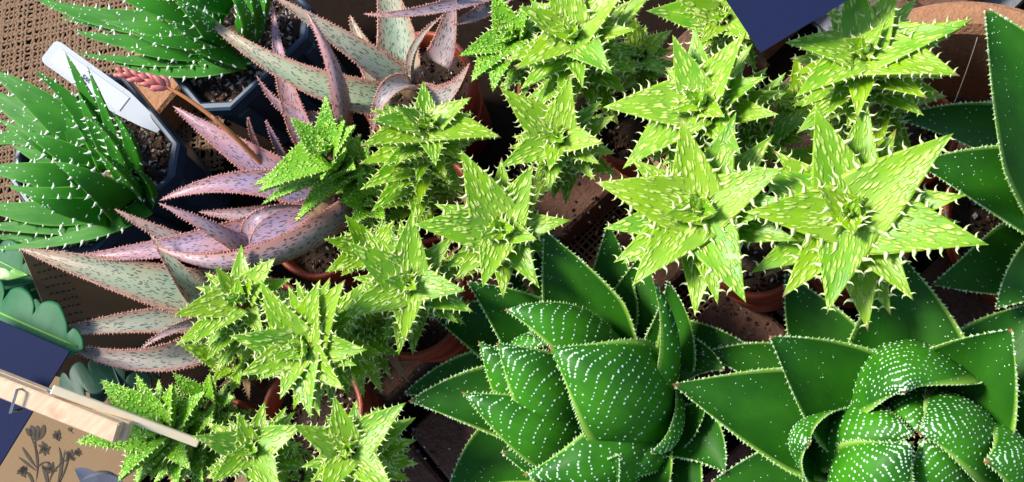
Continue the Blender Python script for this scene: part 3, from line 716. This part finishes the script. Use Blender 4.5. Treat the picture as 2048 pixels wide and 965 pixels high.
rosette('left dark green rosette with spotted incurved leaves', (1150, 740, 8), [
 dict(p=[(1120, 720, 8.4), (1040, 640, 10), (932, 562, 11.5)], w=17),
 dict(p=[(1110, 720, 8), (980, 660, 8.8), (848, 618, 9.6)], w=17),
 dict(p=[(1150, 830, 8.4), (980, 800, 10), (815, 803, 11)], w=19),
 dict(p=[(1100, 770, 8), (940, 760, 8.4), (806, 790, 9)], w=15),
 dict(p=[(1130, 720, 8), (1070, 580, 9), (1042, 448, 10.3)], w=15),
 dict(p=[(1215, 720, 8.4), (1150, 590, 10.3), (1088, 460, 12)], w=19),
 dict(p=[(1220, 700, 7.8), (1225, 570, 8.6), (1216, 442, 10)], w=13),
 dict(p=[(1260, 700, 7.8), (1275, 600, 8.6), (1285, 505, 9.6)], w=15),
 dict(p=[(1280, 880, 8.2), (1345, 720, 10.5), (1303, 555, 13)], w=15, inner=True, ch=.6),
 dict(p=[(1310, 800, 7.8), (1345, 670, 9.2), (1335, 560, 10.8)], w=13),
 dict(p=[(1130, 880, 8), (1000, 910, 8.5), (890, 1000, 9.5)], w=19),
 dict(p=[(1340, 850, 8.2), (1200, 925, 11.2), (1045, 950, 11)], w=17, inner=True),
 dict(p=[(1200, 980, 8.4), (1225, 950, 10.5), (1238, 908, 12.5)], w=9),
 dict(p=[(1330, 860, 8), (1290, 915, 10), (1180, 965, 10)], w=10, inner=True),
 dict(p=[(1270, 760, 7.8), (1370, 720, 8.6), (1450, 742, 9.2)], w=14),
 dict(p=[(1290, 700, 7.4), (1400, 690, 8), (1495, 690, 8.6)], w=12),
 dict(p=[(1290, 830, 7.8), (1370, 850, 8.6), (1420, 780, 10.5)], w=12),
 dict(p=[(1290, 830, 7.8), (1390, 870, 8.8), (1450, 950, 9.4)], w=17), dict(p=[(1290, 880, 7.6), (1350, 950, 8.4), (1390, 1050, 9)], w=18), dict(p=[(1250, 880, 7.8), (1290, 960, 9), (1300, 1060, 9.6)], w=17),
 dict(p=[(1265, 740, 8.8), (1135, 650, 12.0), (1008, 621, 12.6)], w=15, inner=True),
 dict(p=[(1150, 880, 8), (1045, 780, 11.2), (956, 682, 12.2)], w=16, inner=True),
 dict(p=[(1190, 870, 8.5), (1085, 768, 12), (992, 686, 12.7)], w=18, inner=True),
 dict(p=[(1200, 910, 8.4), (1060, 852, 11.4), (922, 784, 12.2)], w=16, inner=True),
 dict(p=[(1020, 735, 9), (1035, 690, 11.4), (1096, 692, 12)], w=9, inner=True),
 dict(p=[(1080, 620, 9), (1075, 670, 11.2), (1098, 702, 11.6)], w=9, inner=True),
 dict(p=[(1335, 850, 8.6), (1228, 772, 12.8), (1097, 694, 13.6)], w=25, inner=True),
 dict(p=[(1180, 960, 8), (1120, 935, 9.6), (1000, 905, 10.4)], w=17),
 dict(p=[(1330, 760, 8), (1350, 860, 9.6), (1300, 905, 11)], w=14, inner=True),
])
rosette('right dark green rosette with a closed spotted centre', (1815, 870, 8), [
 dict(p=[(1720, 880, 8.4), (1540, 825, 9.8), (1342, 768, 11)], w=23),
 dict(p=[(1760, 860, 8.8), (1650, 760, 10.8), (1538, 672, 12.6)], w=23),
 dict(p=[(1815, 820, 8.4), (1808, 660, 9.8), (1800, 506, 11)], w=26),
 dict(p=[(1720, 800, 8), (1635, 665, 9), (1570, 545, 9.8)], w=17),
 dict(p=[(1870, 860, 8.8), (1950, 750, 10.8), (2024, 658, 12.6)], w=25),
 dict(p=[(1680, 960, 8), (1560, 950, 8.6), (1420, 965, 9.4)], w=16),
 dict(p=[(1680, 940, 8.2), (1590, 900, 9), (1520, 900, 9.8)], w=12),
 dict(p=[(1650, 780, 7.8), (1530, 730, 8.3), (1398, 706, 9)], w=12),
 dict(p=[(1930, 800, 7.8), (2000, 700, 8.4), (2090, 600, 9)], w=20),
 dict(p=[(1950, 900, 8), (2060, 860, 9), (2150, 860, 10)], w=20),
 dict(p=[(1668, 890, 8), (1600, 872, 11.2), (1622, 890, 13.0)], w=17, inner=True, ch=.62, pitch=.0034),
 dict(p=[(2000, 940, 8), (2048, 920, 11.2), (1966, 925, 13.0)], w=20, inner=True, ch=.6, pitch=.0034),
 dict(p=[(1790, 705, 8.3), (1793, 735, 12.0), (1811, 788, 13.2)], w=27, inner=True, ch=.74, pitch=.0034),
 dict(p=[(1990, 880, 8.6), (1925, 850, 12.2), (1836, 870, 13.1)], w=22, inner=True, ch=.42, pitch=.0036),
 dict(p=[(1690, 1065, 8.6), (1742, 968, 12.7), (1829, 883, 13.4)], w=22, inner=True, ch=.42, pitch=.0038),
 dict(p=[(1628, 880, 8.6), (1725, 855, 11.5), (1834, 872, 12.4)], w=16, inner=True, ch=.35, pitch=.0034),
 dict(p=[(1800, 770, 9), (1810, 810, 11.2), (1838, 866, 12.0)], w=13, inner=True, ch=.35, pitch=.0036),
 dict(p=[(1905, 1040, 9), (1885, 950, 12.0), (1838, 879, 12.7)], w=19, inner=True, ch=.35, pitch=.0036),
])
rosette('dark green rosette cut off by the right edge', (2130, 420, 8), [
 dict(p=[(2150, 420, 8.8), (2070, 210, 12), (1968, 12, 14)], w=25),
 dict(p=[(2150, 440, 8.4), (2000, 370, 10.5), (1826, 324, 11.5)], w=20),
 dict(p=[(2120, 330, 8), (1960, 260, 9), (1778, 236, 10)], w=14),
 dict(p=[(2100, 500, 7.8), (1990, 540, 8.5), (1862, 570, 9.3)], w=17),
 dict(p=[(2120, 540, 8.2), (2060, 560, 9.5), (1990, 620, 10)], w=14),
 dict(p=[(2080, 300, 7.6), (2020, 240, 8), (1965, 205, 8.6)], w=8),
])

# ------------------------------------------------------------------ cards, peg, tag, cactus
def slab(name, pts, th, mat, label, cat, group=None, origin=None, parent=None):
    pts = [np.asarray(p, float) for p in pts]; n = _n(np.cross(pts[1]-pts[0], pts[2]-pts[1])); n = n if n[2] > 0 else -n
    k = len(pts); V = pts+[p-n*th for p in pts]
    F = [list(range(k)), list(range(2*k-1, k-1, -1))]+[(i, i+k, (i+1) % k+k, (i+1) % k) for i in range(k)]
    mb = MB(); mb.put(V, F); o = mb.build(name, mat, parent, False, None if parent else tuple(np.mean(pts, 0)))
    if label: tag(o, label, cat, group)
    return o, n
c0, c1, c3 = P(139, 703, 13.6), P(-160, 572, 15.5), P(-20, 962, 13.2)
slab('navy_card', [c0, c1, c1+c3-c0, c3], .0012, M['slate'], 'blank navy card gripped by the wooden peg at left', 'card', 'navy slate cards')
c0, c1, c3 = P(1521, 106, 15.5), P(1400, -78, 17.5), P(1800, -62, 17)
slab('navy_card', [c0, c1, c1+c3-c0, c3], .0012, M['slate'], 'blank navy card pointing down from the top edge', 'card', 'navy slate cards')

# kraft card with botanical line drawing
c0, c1, c2, c3 = P(-60, 1060, 3.0), P(60, 740, 3.6), P(300, 800, 3.6), P(250, 1120, 3.0)
nrm = _n(np.cross(c1-c0, c3-c0)); nrm = nrm if nrm[2] > 0 else -nrm
c2 = on_plane(300, 800, c0, nrm)
kc, _ = slab('kraft_card', [c0, c1, c2, c3], .0008, M['kraft'], 'brown kraft card printed with dark flower drawings', 'card')
KO = np.array(kc.location)
def stroke(mb, pix, w, p0=c0, n=nrm, h=.00035):
    pts = crom([on_plane(a, b, p0, n) for a, b in pix], max(4, len(pix)*4)) if len(pix) > 2 else np.array([on_plane(a, b, p0, n) for a, b in pix])
    T = np.gradient(pts, axis=0); T /= np.linalg.norm(T, axis=1)[:, None]; S = np.cross(T, n); k = len(pts)
    wd = (w*np.sin(np.linspace(.25, math.pi-.12, k)))[:, None]
    V = np.concatenate([pts+S*wd+n*h, pts-S*wd+n*h]); mb.put(V, [(i, i+1, k+i+1, k+i) for i in range(k-1)])
mb = MB()
for pix, w in [([(62, 875), (75, 915), (72, 965)], .0006), ([(70, 870), (72, 900), (74, 940)], .0004), ([(118, 895), (122, 930), (112, 985)], .0007), ([(130, 900), (124, 940), (118, 990)], .0004),
               ([(100, 965), (110, 940), (140, 915)], .0004), ([(45, 895), (58, 915), (72, 935)], .0009), ([(38, 915), (55, 928), (72, 942)], .0007), ([(50, 945), (62, 955), (70, 985)], .0009), ([(84, 930), (92, 950), (98, 985)], .0012), ([(140, 905), (132, 935), (120, 965)], .0005), ([(72, 940), (90, 925), (108, 935)], .0004)]: stroke(mb, pix, w)
for cx, cy, r, k in ((90, 898, 15, 9), (115, 872, 12, 8), (45, 943, 14, 8), (100, 938, 15, 8), (140, 912, 13, 8), (155, 905, 9, 7), (48, 938, 8, 6)):
    for i in range(k):
        a = i*2*math.pi/k+random.random()*.5; l = r*random.uniform(.6, 1.1); stroke(mb, [(cx, cy), (cx+l*.5*math.cos(a+.15), cy+l*.5*math.sin(a+.15)), (cx+l*math.cos(a), cy+l*math.sin(a))], .0009)
for a, b, w in (((62, 852), (68, 880), .0022), ((74, 852), (74, 882), .0020), ((88, 850), (78, 880), .0020), ((52, 858), (64, 874), .0018)): stroke(mb, [a, ((a[0]+b[0])/2+2, (a[1]+b[1])/2), b], w)
stroke(mb, [(142, 855), (137, 858), (140, 862), (144, 857), (143, 863), (148, 868)], .00035)
mb.build('flower_drawing', M['print'], kc)

# second kraft card: dark side panel with rows of small writing
d0, d1, d3 = P(42, 500, 9.5), P(120, 690, 7.5), P(330, 560, 3.2)
n2 = _n(np.cross(d1-d0, d3-d0)); n2 = n2 if n2[2] > 0 else -n2
d2 = on_plane(420, 720, d0, n2)
k2, _ = slab('kraft_card', [d0, d1, d2, d3], .0008, M['kraft'], 'shaded kraft card with rows of small print behind the grey leaves', 'card')
mb = MB()
for r in range(9):
    x0, y0 = 66+r*8.2, 532+r*14.5; x = 0
    while x < 52-r*1.2:
        l = random.uniform(4, 11); stroke(mb, [(x0+x, y0-x*.22), (x0+x+l*.5, y0-x*.22-l*.11-random.uniform(-1, 1.5)), (x0+x+l, y0-(x+l)*.22)], .0005, d0, n2); x += l+2.5
mb.build('printed_lines', M['print'], k2)

# wooden peg and stick
a, b = P(-60, 748, 16), P(238, 866, 14.6); ax = _n(b-a); v = _n(_n(CAM-(a+b)/2)-.34*(ROT @ np.array([0, 1., 0]))); sd = _n(np.cross(ax, v)); nn = np.cross(sd, ax)
root = thing('clothes_peg', tuple((a+b)/2), 'wooden clothes peg holding the navy card', 'peg')
mb = MB(); hw = 21*scale_at(a); L = np.linalg.norm(b-a)/2
def peghalf(name, p, side):
    mb = MB(); mb.box(p, ax, sd, nn, L, hw*.98, .0022, bev=.0006); mb.build(name, M['wood'], root)
peghalf('peg_half', (a+b)/2, 1); peghalf('peg_half', (a+b)/2-nn*.0050+ax*.002, -1)
sp = P(38, 800, 15.6)
mb = MB(); mb.tube([sp-sd*hw*1.15-nn*.004, sp-sd*hw*1.12+nn*.0036, sp+sd*hw*1.12+nn*.0036, sp+sd*hw*1.15-nn*.004], .0007, 8)
sp2 = (a+b)/2+ax*.002-nn*.0035
mb.tube([sp2+sd*hw*1.0*f+ax*(.0028*math.cos(f*40))+nn*(.0028*math.sin(f*40)) for f in np.linspace(-1.12, 1.12, 60)], .0006, 6)
q0 = P(96, 779, 15.4); mb.tube([q0, P(128, 792, 15.2)], .0009, 8); mb.build('spring', M['metal'], root, True)
s0, s1 = P(105, 778, 15.6), P(398, 887, 12.5); sx = _n(s1-s0); sdd = _n(np.cross(sx, v)); sn = np.cross(sdd, sx)
mb = MB(); mb.box((s0+s1)/2, sx, sdd, sn, np.linalg.norm(s1-s0)/2, .0019, .0012, bev=.0004)
M['stick'] = simple('pale_stick', (.78, .66, .46), .6, .12, 200)
tag(mb.build('wooden_stick', M['stick'], None, False, tuple((s0+s1)/2)), 'thin pale wooden stick running from the peg into the stars', 'stick')

# plant tag
t0 = P(292, 240, 8); t1 = P(96, 100, 10.5); ax = _n(t1-t0); v = _n(CAM-t0); sd = _n(np.cross(ax, np.array([0, 0, 1.])*.8+v*.4)); nn = _n(np.cross(sd, ax)); nn = nn if nn[2] > 0 else -nn
W2 = 27*scale_at(t0); Lt = np.linalg.norm(t1-t0)
root = thing('plant_tag', tuple(t0), 'white plastic plant tag stuck in the blue pot', 'tag')
def tg(x, y, h=0): return t0+ax*x*Lt+sd*y*W2+nn*h
out = [tg(-.14, -.3), tg(.0, -.62), tg(.25, -.98), tg(.95, -1), tg(.985, -.9), tg(1, -.7), tg(1, .7), tg(.985, .9), tg(.95, 1), tg(.25, .98), tg(.0, .62), tg(-.14, .3)]
slab('tag_body', out, .0008, M['plastic'], None, None, parent=root)
slab('sticker', [tg(.22, -.62, .0004), tg(.92, -.62, .0004), tg(.92, .62, .0004), tg(.22, .62, .0004)], .0003, M['sticker'], None, None, parent=root)
def text(body, p, xd, yd, size, parent, mat):
    cu = bpy.data.curves.new('lettering', 'FONT'); cu.body = body; cu.size = size; cu.align_x = 'CENTER'; cu.align_y = 'CENTER'; cu.offset = size*.012
    zd = np.cross(xd, yd); m = Matrix(np.array([xd, yd, zd]).T.tolist()).to_4x4()
    o = bpy.data.objects.new('lettering', cu); COL.objects.link(o); dg = bpy.context.evaluated_depsgraph_get()
    me = bpy.data.meshes.new_from_object(o.evaluated_get(dg)); bpy.data.objects.remove(o); me.transform(Matrix.Translation(p-parent_world(parent)) @ m); me.materials.clear(); me.materials.append(mat)
    return add('lettering', me, parent)
xs = _n(P(160, 143, 9.2)-P(178, 158, 9.2)); xs = _n(xs-nn*xs.dot(nn)); ys = np.cross(nn, xs)
text('WS', tg(.60, -.08, .0007), xs, ys, .0034, root, M['ink']); text('OF', tg(.565, .30, .0007) if False else tg(.60, -.08, .0007)+ys*.0030, xs, ys, .0034, root, M['ink'])

# fishbone cactus
def lobed(mb, base, tip, z, hw, nl, th=.0009, mi=0):
    A = P(*base, z); Bp = P(*tip, z+.6); d = Bp-A; L = np.linalg.norm(d); d /= L; s = _n(np.cross(d, [0, 0, 1.])); n = np.cross(s, d)
    N = nl*14; f = np.linspace(0, 1, N+1)
    def lobe(x):                                     # rounded lobe leaning forward, sharp notch
        x = x % 1.0; x = x**.75; return np.sqrt(np.clip(1-(2*x-1)**2, 0, 1))
    taper = np.clip((1-f)*4, 0, 1)**.6*.999+.001
    w = hw*(.34+.66*lobe(f*nl))*taper; w2 = hw*(.34+.66*lobe(f*nl+.5))*taper; V = []
    q = [(-1, .0, 0), (-.98, .7, .0), (-.9, .95, 0), (0, 1, 0), (.9, .95, 0), (.98, .7, 0), (1, 0, 0), (.9, -.9, 0), (-.9, -.9, 0)]
    for i in range(N+1):
        c = A+d*L*f[i]+n*.006*math.sin(f[i]*math.pi)
        for a, b, e in q:
            ww = w[i] if a > 0 else w2[i]; V.append(c+s*a*ww+n*(b*th+e+.0010*a*a))
    k = len(q); mb.put(V, [(i*k+j, i*k+(j+1) % k, i*k+k+(j+1) % k, i*k+k+j) for i in range(N) for j in range(k)]+[list(range(k)), list(range(N*k+k-1, N*k-1, -1))], mi)
    return [A+d*L*x+n*(.006*math.sin(x*math.pi)+th) for x in np.linspace(0, .96, 14)]
o = P(-40, 600, 4); root = thing('fishbone_cactus', tuple(o), 'fishbone cactus with lobed leaves beside the navy card', 'plant')
for base, tip, z, hw, nl in [((-70, 592), (170, 700), 11, .0150, 4), ((-60, 490), (75, 560), 8, .013, 3), ((-80, 590), (60, 520), 6.5, .012, 3), ((-60, 540), (90, 640), 5.5, .013, 3), ((-30, 640), (130, 560), 4.5, .012, 4)]:
    mb = MB(); rib = lobed(mb, base, tip, z, hw, nl); lf = mb.build('leaf', M['cactus'], root, True)
    mb = MB(); mb.tube(rib, np.linspace(.0011, .0005, 14), 6); mb.build('midrib', M['cactus2'], lf, True)
mb = MB(); lobed(mb, (-30, 558), (60, 552), 9, .0035, 2); mb.build('young_leaf', M['cactus2'], root, True)
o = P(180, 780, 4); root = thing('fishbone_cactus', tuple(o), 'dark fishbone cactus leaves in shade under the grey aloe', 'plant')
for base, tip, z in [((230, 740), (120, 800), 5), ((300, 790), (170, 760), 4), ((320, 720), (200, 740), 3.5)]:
    mb = MB(); rib = lobed(mb, base, tip, z, .011, 3); lf = mb.build('leaf', M['teal_shaded'], root, True)
o = P(190, 985, 7); root = thing('ghost_succulent', tuple(o), 'pale grey pink succulent leaves at the bottom left edge', 'succulent')
for pts, w in [([(230, 1010, 6.5), (190, 965, 8.5), (148, 938, 9)], 9), ([(240, 1000, 7), (215, 950, 9), (165, 960, 10)], 6)]:
    L = Leaf([P(*q) for q in pts], w*.001, 'ovate', w*.0003, .3, axis=np.array([0, 0, 1.]), n=16); add('leaf', L.mesh('leaf', M['pale'], o, 8), root)

# loose grit and bark fallen on the tiles
mb = MB()
for px, py, k, sp in ((1500, 640, 60, 70), (1180, 430, 25, 60), (820, 760, 30, 50), (850, 880, 40, 60), (1450, 590, 25, 40)):
    for _ in range(k):
        q = P(px+random.gauss(0, sp*.5), py+random.gauss(0, sp*.5), TS)
        grit(mb, 1, lambda: (q[0], q[1]), lambda x, y: TS*.01-.0003, .0004, .0015, [.12, .40, .08, .40])
tag(mb.build('grit', GM), 'loose grit and bark bits fallen on the dark clay tiles', 'grit', None, 'stuff')
# dry fibres
mb = MB(); mb.tube(crom([P(1955, 75, 9), P(1930, 150, 8), P(1902, 222, 7)], 12), .00018, 5)
tag(mb.build('dry_fibre', M['web'], None, True, tuple(P(1930, 150, 8))), 'thin pale dry fibre against the terracotta bowl wall', 'fibre')
